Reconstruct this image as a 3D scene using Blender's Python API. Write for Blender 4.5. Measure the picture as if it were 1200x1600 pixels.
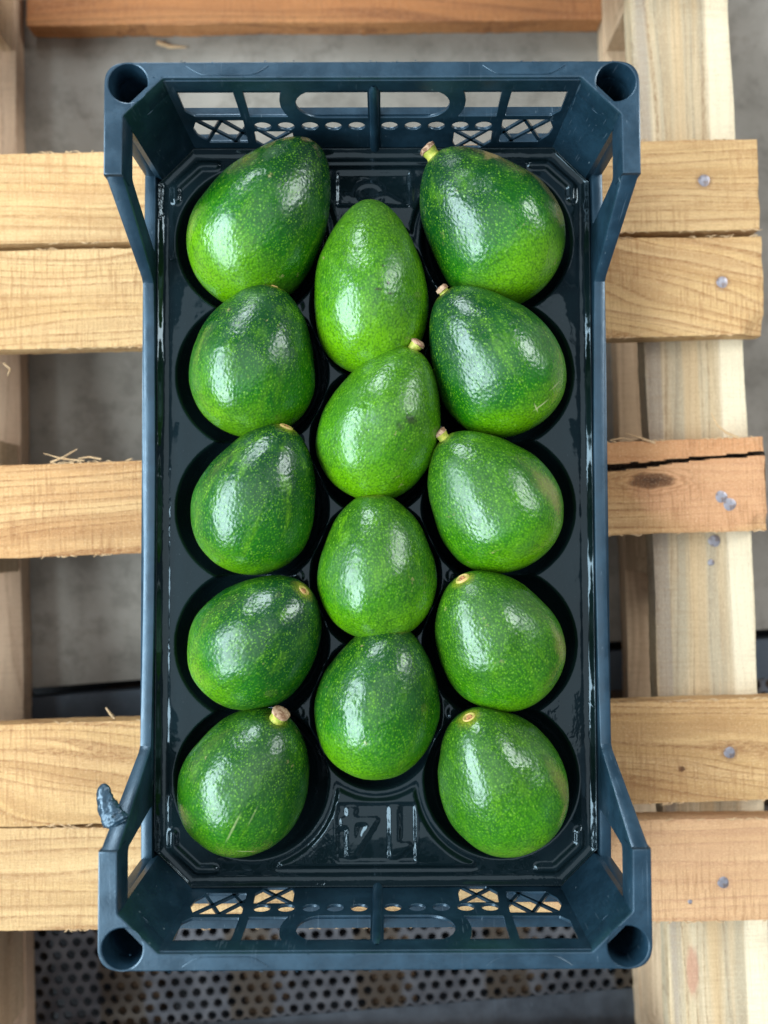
import bpy, bmesh, math, random
import numpy as np
from mathutils import Vector, Matrix, noise
rnd = random.Random(7)
MM = 0.001
scene = bpy.context.scene
for o in list(bpy.data.objects):
    bpy.data.objects.remove(o)
COL = scene.collection

# ------------------------------------------------------------------ camera
cam_d = bpy.data.cameras.new('camera')
cam = bpy.data.objects.new('camera', cam_d); COL.objects.link(cam)
cam.location = (0.0048, -0.01603, 0.42171)
cam.rotation_euler = (0.0318883, -0.0019272, -0.0040870)
cam_d.sensor_fit = 'HORIZONTAL'; cam_d.sensor_width = 27.0; cam_d.lens = 27.0
cam_d.clip_start = 0.01; cam_d.clip_end = 50
cam_d.dof.use_dof = True; cam_d.dof.focus_distance = 0.468; cam_d.dof.aperture_fstop = 3.2
scene.camera = cam

# ------------------------------------------------------------------ light
w = bpy.data.worlds.new('World'); scene.world = w; w.use_nodes = True
bg = w.node_tree.nodes['Background']
bg.inputs[0].default_value = (0.62, 0.74, 0.92, 1); bg.inputs[1].default_value = 0.22

def area(name, loc, target, sx, sy, power, col):
    l = bpy.data.lights.new(name, 'AREA'); l.shape = 'RECTANGLE'; l.size = sx; l.size_y = sy
    l.energy = power; l.color = col
    o = bpy.data.objects.new(name, l); COL.objects.link(o); o.location = loc
    d = Vector(target) - Vector(loc)
    o.rotation_euler = d.to_track_quat('-Z', 'Y').to_euler()
    return o
area('window_light', (-2.6, -0.65, 2.2), (0, 0, 0), 3.9, 1.6, 290, (0.84, 0.95, 1.0))
area('door_light', (-0.75, 1.9, 0.95), (0, 0, 0), 0.8, 0.8, 26, (0.93, 0.97, 1.0))
area('side_window_light', (2.5, 1.35, 1.9), (0, 0, 0), 1.1, 1.3, 62, (1.0, 0.98, 0.94))
area('ceiling_light', (-0.1, -0.1, 2.6), (0, 0, 0), 2.6, 2.6, 24, (1.0, 0.97, 0.94))

scene.view_settings.view_transform = 'Standard'
scene.view_settings.look = 'None'
scene.view_settings.exposure = 0.12
scene.view_settings.gamma = 1.0

# ------------------------------------------------------------------ helpers
def new_obj(name, verts, faces, mat=None, parent=None, smooth=None, scale=MM):
    me = bpy.data.meshes.new(name)
    v = np.asarray(verts, dtype=np.float64) * scale
    me.from_pydata(v.tolist(), [], [tuple(int(i) for i in f) for f in faces])
    if mat: me.materials.append(mat)
    if smooth is not None:
        me.shade_smooth()
        if smooth < 179: me.set_sharp_from_angle(angle=math.radians(smooth))
    me.update()
    o = bpy.data.objects.new(name, me); COL.objects.link(o)
    if parent: o.parent = parent
    return o

def empty(name, label, cat, loc=(0, 0, 0), group=None):
    o = bpy.data.objects.new(name, None); COL.objects.link(o)
    o.location = loc; o.empty_display_size = 0.02
    tag(o, label, cat, group); return o

def tag(o, label=None, cat=None, group=None, kind=None):
    if label: o['label'] = label
    if cat: o['category'] = cat
    if group: o['group'] = group
    if kind: o['kind'] = kind

def plate(outer, holes, t, bevel=0.35):
    """flat plate with holes in local XY (mm), thickness t centred on z=0 -> verts, faces"""
    cu = bpy.data.curves.new('tmp', 'CURVE'); cu.dimensions = '2D'; cu.fill_mode = 'BOTH'
    cu.extrude = t/2 - bevel; cu.bevel_depth = bevel; cu.bevel_resolution = 1; cu.offset = -bevel
    for poly in [outer] + list(holes):
        s = cu.splines.new('POLY'); s.points.add(len(poly)-1)
        for p, q in zip(s.points, poly): p.co = (q[0], q[1], 0, 1)
        s.use_cyclic_u = True
    ob = bpy.data.objects.new('tmp', cu); COL.objects.link(ob)
    dg = bpy.context.evaluated_depsgraph_get()
    me = bpy.data.meshes.new_from_object(ob.evaluated_get(dg))
    V = np.array([v.co[:] for v in me.vertices]); Fc = [tuple(f.vertices) for f in me.polygons]
    bpy.data.objects.remove(ob); bpy.data.curves.remove(cu); bpy.data.meshes.remove(me)
    return V, Fc

def box(x0, x1, y0, y1, z0, z1):
    V = [(x, y, z) for z in (z0, z1) for y in (y0, y1) for x in (x0, x1)]
    F = [(0, 2, 3, 1), (4, 5, 7, 6), (0, 1, 5, 4), (2, 6, 7, 3), (0, 4, 6, 2), (1, 3, 7, 5)]
    return np.array(V, float), F

def join(parts):
    V = []; F = []; n = 0
    for v, f in parts:
        V.append(np.asarray(v, float)); F += [tuple(i+n for i in q) for q in f]; n += len(v)
    return np.vstack(V), F

def fillet(poly, idx_r, n=6):
    out = []
    m = len(poly)
    for i, p in enumerate(poly):
        r = idx_r.get(i, 0) if isinstance(idx_r, dict) else idx_r
        if not r: out.append(p); continue
        p = np.array(p, float); a = np.array(poly[i-1], float)-p; b = np.array(poly[(i+1) % m], float)-p
        la, lb = np.linalg.norm(a), np.linalg.norm(b); a /= la; b /= lb
        r_ = min(r, la*.45, lb*.45)
        A = p+a*r_; B = p+b*r_
        for k in range(n+1):
            t = k/n; out.append(tuple((1-t)**2*A+2*t*(1-t)*p+t*t*B))
    return out

def circ(cx, cy, rx, ry=None, n=28):
    ry = ry or rx
    return [(cx+rx*math.cos(2*math.pi*k/n), cy+ry*math.sin(2*math.pi*k/n)) for k in range(n)]

def tube(path, rad, n=8, cap=True):
    P = [Vector(p) for p in path]; V = []; F = []
    if not hasattr(rad, '__len__'): rad = [rad]*len(P)
    up = Vector((0.13, 0.21, 0.97))
    for i, p in enumerate(P):
        d = (P[min(i+1, len(P)-1)]-P[max(i-1, 0)]).normalized()
        s = d.cross(up)
        if s.length < 1e-3: s = d.cross(Vector((1, 0, 0)))
        s.normalize(); t = s.cross(d)
        for k in range(n):
            a = 2*math.pi*k/n; V.append(tuple(p+(s*math.cos(a)+t*math.sin(a))*rad[i]))
    for i in range(len(P)-1):
        for k in range(n):
            k2 = (k+1) % n; F.append((i*n+k, i*n+k2, (i+1)*n+k2, (i+1)*n+k))
    if cap:
        F.append(tuple(range(n))[::-1]); F.append(tuple(range((len(P)-1)*n, len(P)*n)))
    return np.array(V), F

# ------------------------------------------------------------------ materials
class NT:
    def __init__(s, name):
        s.m = bpy.data.materials.new(name); s.m.use_nodes = True
        s.t = s.m.node_tree; s.N = s.t.nodes; s.L = s.t.links
        s.b = s.N['Principled BSDF']
    def n(s, typ, **kw):
        nd = s.N.new(typ)
        for k, v in kw.items():
            if k.startswith('i_'):
                key = k[2:]; key = int(key) if key.isdigit() else key.replace('_', ' ')
                nd.inputs[key].default_value = v
            else: setattr(nd, k, v)
        return nd
    def l(s, a, b): s.L.new(a, b)
    def ramp(s, fac, stops, interp='LINEAR'):
        r = s.N.new('ShaderNodeValToRGB'); r.color_ramp.interpolation = interp
        e = r.color_ramp.elements
        while len(e) < len(stops): e.new(0.5)
        for el, (p, c) in zip(e, stops):
            el.position = p; el.color = (*c, 1) if len(c) == 3 else c
        s.l(fac, r.inputs[0]); return r
    def mapping(s, src, scale=(1, 1, 1), loc=(0, 0, 0), rot=(0, 0, 0)):
        m = s.n('ShaderNodeMapping'); m.inputs['Scale'].default_value = scale
        m.inputs['Location'].default_value = loc; m.inputs['Rotation'].default_value = rot
        s.l(src, m.inputs[0]); return m.outputs[0]
    def noise(s, vec, scale, detail=3, rough=0.5, dist=0):
        n = s.n('ShaderNodeTexNoise'); n.inputs['Scale'].default_value = scale
        n.inputs['Detail'].default_value = detail; n.inputs['Roughness'].default_value = rough
        n.inputs['Distortion'].default_value = dist
        s.l(vec, n.inputs['Vector']); return n.outputs[0]
    def mix(s, fac, a, b, mode='MIX'):
        m = s.n('ShaderNodeMix', data_type='RGBA', blend_type=mode)
        for sock, v in ((m.inputs[0], fac), (m.inputs[6], a), (m.inputs[7], b)):
            if isinstance(v, bpy.types.NodeSocket): s.l(v, sock)
            elif isinstance(v, (tuple, list)): sock.default_value = (*v, 1)
            else: sock.default_value = v
        return m.outputs[2]
    def math(s, op, a, b=None, c=None, clamp=False):
        m = s.n('ShaderNodeMath', operation=op, use_clamp=clamp)
        for i, v in enumerate((a, b, c)):
            if v is None: continue
            if isinstance(v, bpy.types.NodeSocket): s.l(v, m.inputs[i])
            else: m.inputs[i].default_value = v
        return m.outputs[0]
    def rng(s, v, a, b, c=0, d=1, interp='SMOOTHSTEP'):
        m = s.n('ShaderNodeMapRange', interpolation_type=interp)
        s.l(v, m.inputs[0]); m.inputs[1].default_value = a; m.inputs[2].default_value = b
        m.inputs[3].default_value = c; m.inputs[4].default_value = d; return m.outputs[0]
    def bump(s, h, strength, dist, prev=None):
        b = s.n('ShaderNodeBump'); b.inputs['Strength'].default_value = strength
        b.inputs['Distance'].default_value = dist; s.l(h, b.inputs['Height'])
        if prev is not None: s.l(prev, b.inputs['Normal'])
        return b.outputs[0]

def spot(T, co, c, r, seed=0.0, warp=0.35):
    """soft mask 1 inside an irregular spot at c (m) with radii r (m), object space"""
    m = T.mapping(co, scale=(1/r[0], 1/r[1], 1/r[2]), loc=(-c[0]/r[0], -c[1]/r[1], -c[2]/r[2]))
    nz = T.n('ShaderNodeTexNoise'); nz.inputs['Scale'].default_value = 1.6; nz.inputs['Detail'].default_value = 3
    T.l(T.mapping(m, loc=(seed, seed*1.7, seed*.3)), nz.inputs['Vector'])
    ad = T.n('ShaderNodeVectorMath', operation='MULTIPLY_ADD')
    T.l(nz.outputs[1], ad.inputs[0]); ad.inputs[1].default_value = (warp*2,)*3; T.l(m, ad.inputs[2])
    sb = T.n('ShaderNodeVectorMath', operation='SUBTRACT'); T.l(ad.outputs[0], sb.inputs[0]); sb.inputs[1].default_value = (warp,)*3
    ln = T.n('ShaderNodeVectorMath', operation='LENGTH'); T.l(sb.outputs[0], ln.inputs[0])
    return ln.outputs[1]

def wood_mat(name, light, mid, dark, seed=0.0, ring=1.0, knots=(), tints=(), saw=1.0, grey=0.0, wave=.030, slant=0.0, sx=0.0):
    T = NT(name); co = T.n('ShaderNodeTexCoord').outputs['Object']
    # large bend of the grain
    big = T.noise(T.mapping(co, scale=(3, 14, 14), loc=(seed, seed*2, 0)), 1.0, 2, .5)
    sep = T.n('ShaderNodeSeparateXYZ'); T.l(co, sep.inputs[0])
    dy = T.math('MULTIPLY', T.math('SUBTRACT', big, 0.5), wave)
    yy = T.math('ADD', sep.outputs[1], dy)
    if slant: yy = T.math('ADD', yy, T.math('MULTIPLY', T.math('SUBTRACT', T.math('MAXIMUM', sep.outputs[0], sx), sx), slant))
    kd = None
    for i, (kx, ky, rx, ry) in enumerate(knots):
        d = spot(T, co, (kx, ky, 0), (rx, ry, 0.03), seed=seed+i, warp=.48)
        bend = T.math('MULTIPLY', T.math('POWER', 2.718, T.math('MULTIPLY', T.math('MULTIPLY', d, d), -0.35)), ry*1.1)
        sg = T.math('SIGN', T.math('SUBTRACT', sep.outputs[1], ky))
        yy = T.math('SUBTRACT', yy, T.math('MULTIPLY', bend, sg))
        kd = d if kd is None else T.math('MINIMUM', kd, d)
    cmb = T.n('ShaderNodeCombineXYZ'); T.l(T.math('MULTIPLY', sep.outputs[0], 0.045), cmb.inputs[0])
    T.l(yy, cmb.inputs[1]); T.l(T.math('MULTIPLY', sep.outputs[2], 0.7), cmb.inputs[2])
    v = cmb.outputs[0]
    rings = T.noise(T.mapping(v, loc=(seed, seed, seed)), 230*ring, 2, .55, .4)
    broad = T.noise(T.mapping(v, loc=(seed*3, 1, 2)), 60, 2, .5)
    fibre = T.noise(T.mapping(co, scale=(60, 1600, 1600), loc=(seed, 0, 0)), 1.0, 3, .65)
    fq = 175.0*ring
    warp_ = T.noise(T.mapping(v, loc=(seed*2, 7, 3)), 38, 2, .5)
    u_ = T.math('ADD', T.math('MULTIPLY', yy, fq), T.math('MULTIPLY', warp_, 5.0))
    fr = T.math('FRACT', u_)
    thin = T.math('MULTIPLY', T.rng(fr, .66, .92), T.rng(fr, .93, 1.0, 1, 0))
    line = T.ramp(rings, [(0.0, (0, 0, 0)), (0.50, (0, 0, 0)), (0.61, (1, 1, 1)), (1, (1, 1, 1))]).outputs[0]
    broken = T.noise(T.mapping(co, scale=(120, 500, 100), loc=(seed, 3, 0)), 1.0, 2, .6)
    dash = T.noise(T.mapping(co, scale=(170, 700, 100), loc=(seed*3, 3, 0)), 1.0, 2, .7)
    wide = line
    line = T.math('MULTIPLY', thin, T.math('MULTIPLY', T.rng(dash, .36, .62, .28, 1), T.rng(broken, .3, .6, .35, 1)))
    c = T.mix(T.rng(broad, .3, .7), light, mid)
    c = T.mix(T.math('MULTIPLY', wide, .30), c, dark)
    c = T.mix(T.math('MULTIPLY', fr, .20), c, dark)
    c = T.mix(T.math('MULTIPLY', line, 1.0), c, dark)
    c = T.mix(T.rng(fibre, .25, .75, 0, .42), c, tuple(x*.55 for x in mid))
    patch = T.noise(T.mapping(co, scale=(9, 22, 20), loc=(seed*5, 0, 0)), 1.0, 3, .6)
    c = T.mix(T.rng(patch, .35, .75, 0, .30), c, dark)
    if grey:
        gr = T.noise(T.mapping(v, loc=(seed+4, 2, 0)), 95, 4, .65, .3)
        c = T.mix(T.rng(gr, .42, .62, 0, grey), c, (.36, .33, .25))
    for i, (tx, ty, rx, ry, colr, amt) in enumerate(tints):
        d = spot(T, co, (tx, ty, 0), (rx, ry, 0.08), seed=seed+9+i, warp=.5)
        c = T.mix(T.rng(d, .65, 1.15, amt, 0), c, colr)
    if kd is not None:
        kw_ = T.math('SINE', T.math('MULTIPLY', kd, 16))
        c = T.mix(T.math('MULTIPLY', T.rng(kd, .9, 2.6, .5, 0), T.rng(kw_, -.4, .8)), c, dark)
        c = T.mix(T.rng(kd, .7, .95, .9, 0), c, (.10, .042, .018))
        c = T.mix(T.rng(kd, .25, .5, .7, 0), c, (.035, .016, .009))
    # saw marks across the grain
    sv = T.mapping(co, scale=(1, .06, 1), rot=(0, 0, .06+.05*math.sin(seed*9)), loc=(seed, 0, 0))
    sawn = T.noise(sv, 560, 2, .6)
    sm = T.noise(T.mapping(co, scale=(14, 20, 14), loc=(seed*2, 5, 0)), 1.0, 2, .5)
    sawm = T.math('MULTIPLY', T.rng(sawn, .46, .66), T.rng(sm, .36, .58, .12, 1))
    c = T.mix(T.math('MULTIPLY', sawm, .36*saw), c, dark)
    fz = T.noise(T.mapping(co, scale=(500, 1300, 900), loc=(seed+3, 4, 0)), 1.0, 4, .75)
    c = T.mix(T.rng(fz, .50, .72, 0, .40), c, dark)
    c = T.mix(T.rng(fz, .48, .30, 0, .35), c, (.86, .68, .44))
    T.l(c, T.b.inputs['Base Color'])
    T.b.inputs['Roughness'].default_value = .78; T.b.inputs['Specular IOR Level'].default_value = .25
    gran = T.noise(T.mapping(co, scale=(420, 1500, 900), loc=(seed, 1, 0)), 1.0, 4, .75)
    n0 = T.bump(gran, .7, .0007); n1 = T.bump(sawn, .5*saw, .0009, n0)
    n2 = T.bump(fibre, .8, .0008, n1)
    n3 = T.bump(line, .4, -.0005, n2)
    T.l(n3, T.b.inputs['Normal'])
    return T.m

def plastic_mat(name, base, rough, mott=.35, scale=60):
    T = NT(name); co = T.n('ShaderNodeTexCoord').outputs['Object']
    a = T.noise(co, scale, 4, .6); b = T.noise(T.mapping(co, loc=(4, 2, 1)), scale*7, 3, .6)
    f = T.math('ADD', T.math('MULTIPLY', a, .7), T.math('MULTIPLY', b, .3))
    c = T.mix(T.rng(f, .35, .7), tuple(x*(1-mott*.5) for x in base), tuple(min(1, x*(1+mott)) for x in base))
    fl = T.noise(T.mapping(co, scale=(1, .25, .6), loc=(2, 7, 3)), 420, 2, .5)
    c = T.mix(T.rng(fl, .72, .80, 0, .35), c, (.30, .40, .48))
    scr = None
    for i, (ang, sc) in enumerate(((.3, (900, 14, 60)), (1.35, (1100, 18, 60)), (-.7, (1000, 12, 60)))):
        q = T.noise(T.mapping(co, scale=sc, rot=(0, 0, ang), loc=(i*3, i, 0)), 1.0, 1, .5)
        q = T.rng(q, .715, .75); scr = q if scr is None else T.math('MAXIMUM', scr, q)
    sp = T.rng(T.noise(T.mapping(co, loc=(8, 8, 8)), 16, 3, .6), .45, .62)
    c = T.mix(T.math('MULTIPLY', T.math('MULTIPLY', scr, sp), .32), c, (.14, .20, .26))
    dst = T.noise(T.mapping(co, loc=(3, 1, 7)), 1500, 2, .6)
    c = T.mix(T.rng(dst, .70, .78, 0, .35), c, (.22, .24, .24))
    T.l(c, T.b.inputs['Base Color'])
    T.l(T.rng(a, .3, .7, rough*.85, rough*1.2), T.b.inputs['Roughness'])
    T.b.inputs['IOR'].default_value = 1.5; T.b.inputs['Specular IOR Level'].default_value = .95
    T.b.inputs['Specular Tint'].default_value = (.60, .81, 1, 1)
    n1 = T.bump(a, .25, .0012); n2 = T.bump(T.noise(co, 900, 2, .6), .18, .0003, n1)
    T.l(n2, T.b.inputs['Normal']); return T.m

M_crate = plastic_mat('crate_plastic', (.0082, .027, .046), .35)
M_crate_in = M_crate

def tray_mat():
    T = NT('tray_plastic'); co = T.n('ShaderNodeTexCoord').outputs['Object']
    a = T.noise(co, 22, 2, .5); b = T.noise(co, 75, 2, .5)
    
    T.l(T.rng(T.noise(co, 160, 3, .6), .4, .8, .05, .16), T.b.inputs['Roughness']); T.b.inputs['Specular Tint'].default_value = (.62, .82, .95, 1)
    T.b.inputs['IOR'].default_value = 1.47
    dust = T.noise(T.mapping(co, loc=(1, 2, 3)), 1500, 1, .5)
    c = T.mix(T.rng(dust, .74, .80, 0, .5), (.004, .010, .013), (.12, .14, .16))
    T.l(c, T.b.inputs['Base Color'])
    n0 = T.bump(a, .5, .0035); n1 = T.bump(b, .3, .0011, n0)
    cm = T.rng(T.noise(T.mapping(co, loc=(9, 4, 1)), 13, 2, .5), .47, .62)
    n2 = T.bump(T.math('MULTIPLY', T.noise(T.mapping(co, scale=(1, .6, 1)), 200, 2, .6, .5), cm), .35, .0009, n1)
    T.l(n2, T.b.inputs['Normal']); return T.m
M_tray = tray_mat()

def steel_mat():
    T = NT('perforated_steel'); co = T.n('ShaderNodeTexCoord').outputs['Object']
    a = T.noise(co, 40, 4, .6)
    T.b.inputs['Metallic'].default_value = .55
    c = T.mix(T.rng(a, .35, .7), (.085, .092, .108), (.16, .17, .19))
    sep = T.n('ShaderNodeSeparateXYZ'); T.l(co, sep.inputs[0])
    # rust and sawdust bands where the plate rests on the timbers below
    ph = T.math('FRACT', T.math('DIVIDE', T.math('ADD', T.math('ADD', sep.outputs[0], 1.233), T.math('MULTIPLY', T.math('SUBTRACT', a, .5), .012)), .1085))
    band = T.math('MULTIPLY', T.rng(ph, .0, .05), T.rng(ph, .34, .40, 1, 0))
    c = T.mix(T.math('MULTIPLY', band, T.rng(a, .3, .6, .75, 1)), c, (.09, .075, .06))
    T.l(c, T.b.inputs['Base Color']); T.b.inputs['Roughness'].default_value = .45
    T.l(T.bump(a, .3, .001), T.b.inputs['Normal']); return T.m
def nail_mat():
    T = NT('nail_steel'); co = T.n('ShaderNodeTexCoord').outputs['Object']
    a = T.noise(co, 500, 3, .6)
    T.l(T.mix(T.rng(T.noise(co, 260, 3, .7), .45, .65, 0, .7), T.mix(a, (.20, .20, .235), (.46, .47, .53)), (.16, .10, .07)), T.b.inputs['Base Color'])
    T.b.inputs['Metallic'].default_value = .6; T.b.inputs['Roughness'].default_value = .42
    T.l(T.bump(a, .4, .0006), T.b.inputs['Normal']); return T.m
M_nail = nail_mat()

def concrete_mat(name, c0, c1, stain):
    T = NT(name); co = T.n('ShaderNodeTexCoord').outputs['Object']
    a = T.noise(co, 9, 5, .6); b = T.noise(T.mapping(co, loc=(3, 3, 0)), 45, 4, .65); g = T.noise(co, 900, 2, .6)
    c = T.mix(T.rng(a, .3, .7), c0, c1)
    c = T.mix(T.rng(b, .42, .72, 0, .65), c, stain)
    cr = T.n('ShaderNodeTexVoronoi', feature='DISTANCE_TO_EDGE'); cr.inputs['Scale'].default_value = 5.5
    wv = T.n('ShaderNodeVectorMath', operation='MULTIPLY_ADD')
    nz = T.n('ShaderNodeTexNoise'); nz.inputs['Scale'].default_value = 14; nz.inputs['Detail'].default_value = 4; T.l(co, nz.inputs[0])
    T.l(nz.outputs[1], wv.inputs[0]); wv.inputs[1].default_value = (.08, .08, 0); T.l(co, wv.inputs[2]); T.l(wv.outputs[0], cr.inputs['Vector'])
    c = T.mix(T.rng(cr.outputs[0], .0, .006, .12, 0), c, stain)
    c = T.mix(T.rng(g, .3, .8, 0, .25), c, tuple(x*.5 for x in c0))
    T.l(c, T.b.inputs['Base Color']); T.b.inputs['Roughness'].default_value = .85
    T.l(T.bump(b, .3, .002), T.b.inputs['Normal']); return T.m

# ------------------------------------------------------------------ setting: floor and pit
Zg = -239.0
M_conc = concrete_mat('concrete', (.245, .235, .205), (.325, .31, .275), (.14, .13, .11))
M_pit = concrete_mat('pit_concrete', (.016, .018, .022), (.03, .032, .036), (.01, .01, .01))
sl = math.tan(math.radians(4.3))
def edge_y(x): return -122 + sl*(x)          # slanting edge of the slab
NX = 90
v = []; f = []
xs = np.linspace(-6000, 6000, NX)
for x in xs: v.append((x, edge_y(x), Zg))
for x in xs: v.append((x, 6000, Zg))
for x in xs: v.append((x, edge_y(x), Zg-90))
for i in range(NX-1):
    f += [(i, i+1, NX+i+1, NX+i), (2*NX+i, 2*NX+i+1, i+1, i)]
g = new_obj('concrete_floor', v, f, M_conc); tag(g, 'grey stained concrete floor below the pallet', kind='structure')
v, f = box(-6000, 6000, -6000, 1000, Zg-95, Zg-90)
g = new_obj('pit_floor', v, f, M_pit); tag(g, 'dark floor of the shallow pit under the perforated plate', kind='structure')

# perforated steel plate (real holes), turned with the slab edge
def perforated():
    p = 11.5; r = 3.75; th = 3.0
    cols = 74; rows = 25; V = []; F = []
    hexa = [(p/math.sqrt(3)*math.cos(math.radians(30+60*k)), p/math.sqrt(3)*math.sin(math.radians(30+60*k))) for k in range(6)]
    out = []
    for k in range(6):
        a, b = hexa[k], hexa[(k+1) % 6]; out += [a, ((a[0]+b[0])/2, (a[1]+b[1])/2)]
    inn = [(r*math.cos(math.radians(30+30*k)), r*math.sin(math.radians(30+30*k))) for k in range(12)]
    for j in range(rows):
        for i in range(cols):
            cx = (i-cols/2)*p + (p/2 if j % 2 else 0); cy = -26-(j+.5)*p*math.sqrt(3)/2
            n = len(V)
            V += [(cx+a, cy+b, 0) for a, b in out] + [(cx+a, cy+b, 0) for a, b in inn] + [(cx+a*.97, cy+b*.97, -th) for a, b in inn]
            for k in range(12):
                k2 = (k+1) % 12
                F += [(n+k, n+k2, n+12+k2, n+12+k), (n+12+k, n+12+k2, n+24+k2, n+24+k)]
    return V, F, cols*p/2, 26+rows*p*math.sqrt(3)/2
V, F, hw, hl = perforated()
M_steel = steel_mat()
pl_e = empty('perforated_plate', 'grey perforated steel plate with rusty bands under the near end of the pallet', 'steel plate', (0, (-137-0)*MM, (Zg+1)*MM))
pl_e.rotation_euler = (0, 0, math.radians(4.3))
o = new_obj('sheet', V, F, M_steel, pl_e)
M_rail = plastic_mat('painted_steel', (.045, .05, .06), .55)
for (a, b, c, d) in ((-hw-6, hw+6, -26, 7), (-hw-6, hw+6, -hl-60, -hl-.5)):
    vv, ff = box(a, b, c, d, -14, .6); new_obj('frame_bar', vv, ff, M_rail, pl_e)
M_joist = wood_mat('joist_wood', (.15, .10, .065), (.11, .075, .05), (.08, .05, .03), seed=8.1)
for k in range(7):
    x0 = -363+108.5*k
    vv, ff = box(-180, 180, -18.5, 18.5, -40, 0)
    j = new_obj('timber_joist', vv, ff, M_joist)
    j.rotation_euler = (0, 0, math.radians(94.3))
    cx = x0+18.5+12.5; cy = -175
    a = math.radians(4.3)
    j.location = ((cx*math.cos(a)-cy*math.sin(a))*MM, (-137+cx*math.sin(a)+cy*math.cos(a))*MM, (Zg-3.5)*MM)
    tag(j, ['brown timber joist glimpsed through the plate holes near the left pallet runner', 'brown timber joist under the plate below the left corner of the crate',
            'brown timber joist under the plate, seen through the left half of the near end wall', 'brown timber joist under the plate, near the middle of the crate end',
            'brown timber joist under the plate, seen through the right half of the near end wall', 'brown timber joist under the plate beside the right pallet runner',
            'brown timber joist hidden under the right edge of the plate'][k], 'joist', 'timber joists under the perforated plate')

# ------------------------------------------------------------------ pallet
pallet = empty('wooden_pallet', 'rough pale timber pallet with wide gaps under the crate', 'pallet', (0, 0, Zg*MM))
def vis(o):   # keep world position while parented to the raised empty
    o.location.z -= Zg*MM

M_bark_shade = bark_shade = wood_mat('crack_bark_shade', (.075, .035, .018), (.04, .02, .011), (.01, .006, .004), seed=2)  # bark-stained crack colour, taken near black to stand in for shade inside
def board(name, L, W, T, mat, seed, parent=pallet, rough=.8, crack=None, chips=(), nx=None, ny=14, bow=0.0, fuzz=1.0):
    nx = nx or max(20, int(L/3.0))
    if crack: ny = 64
    X = np.linspace(-L/2, L/2, nx+1); U = np.linspace(-1, 1, ny+1)
    V = []; F = []
    def e(x, s):
        n1 = noise.noise(Vector((x*.012, seed*3.1+s*7, 0)))*rough*1.3
        n2 = noise.noise(Vector((x*.16, seed+s*3, 5)))*rough*.45*fuzz
        n3 = abs(noise.noise(Vector((x*.7, seed+s*3, 9))))*rough*.55*fuzz
        return n1+n2+n3
    top = np.zeros((nx+1, ny+1), int); bot = np.zeros((nx+1, 2), int)
    for i, x in enumerate(X):
        ys = (-W/2-e(x, -1), W/2+e(x, 1)+bow*(1-(2*x/L)**2))
        for j, u in enumerate(U):
            y = ys[0]+(ys[1]-ys[0])*(u+1)/2
            xe = x
            if i in (0, nx): xe += noise.noise(Vector((y*.08, seed, 3)))*1.2*(1 if i else -1)
            z = noise.noise(Vector((x*.01, y*.03, seed)))*.5
            ed = min(y-ys[0], ys[1]-y, x+L/2, L/2-x)
            z -= .7*max(0, 1-ed/1.0)
            for (cx, cy, r, dep) in chips:
                d = math.hypot(x-cx, (y-cy))
                if d < r: z -= dep*(1-d/r)**.5
            if crack:
                cxs = [c[0] for c in crack]
                if cxs[0] <= x <= cxs[-1]:
                    yc = np.interp(x, cxs, [c[1] for c in crack])+noise.noise(Vector((x*.09, 7, 1)))*1.3+noise.noise(Vector((x*.4, 2, 1)))*.7
                    wd = np.interp(x, cxs, [c[2] for c in crack])*(1+.5*noise.noise(Vector((x*.25, 3, 1))))
                    d = abs(y-yc)
                    z -= 12*max(0, 1-(d/max(wd, .3))**2)**.6
            top[i, j] = len(V); V.append((xe, y, z))
    rows = [[top[i, 0] for i in range(nx+1)]]
    def side(j, s):
        prev = [top[i, j] for i in range(nx+1)]
        for k, fr in enumerate((.33, .7, 1.0)):
            cur = []
            for i, x in enumerate(X):
                b = V[top[i, j]]
                off = s*(noise.noise(Vector((x*.15, seed+s, fr*5)))*rough*.4)-s*(.35 if fr == 1 else 0)
                cur.append(len(V)); V.append((b[0], b[1]+off, -T*fr))
            for i in range(nx):
                q = (prev[i], prev[i+1], cur[i+1], cur[i]); F.append(q if s > 0 else q[::-1])
            prev = cur
        return prev
    for i in range(nx):
        for j in range(ny): F.append((top[i, j], top[i+1, j], top[i+1, j+1], top[i, j+1]))
    nF = len(F)
    r1 = side(ny, 1); r0 = side(0, -1)
    F[nF:] = [q[::-1] for q in F[nF:]]
    for i in range(nx): F.append((r0[i], r1[i], r1[i+1], r0[i+1]))
    for i, fl in ((0, 1), (nx, -1)):
        cs = [top[i, j] for j in range(ny+1)]
        loop = cs + [r1[i], r0[i]]
        F.append(tuple(loop if fl > 0 else loop[::-1]))
    o = new_obj(name, V, F, mat, parent, smooth=38)
    if crack:
        o.data.materials.append(M_bark_shade)
        for p in o.data.polygons:
            if p.center.z < -1.6*MM and p.normal.z > .05 and abs(p.center.y) < (W/2-4)*MM and p.center.y > .008: p.material_index = 1
    return o

def put(o, x, y, z, ang=0):
    o.location = (x*MM, y*MM, z*MM); o.rotation_euler = (0, 0, ang)
    if o.parent == pallet: vis(o)

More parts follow.
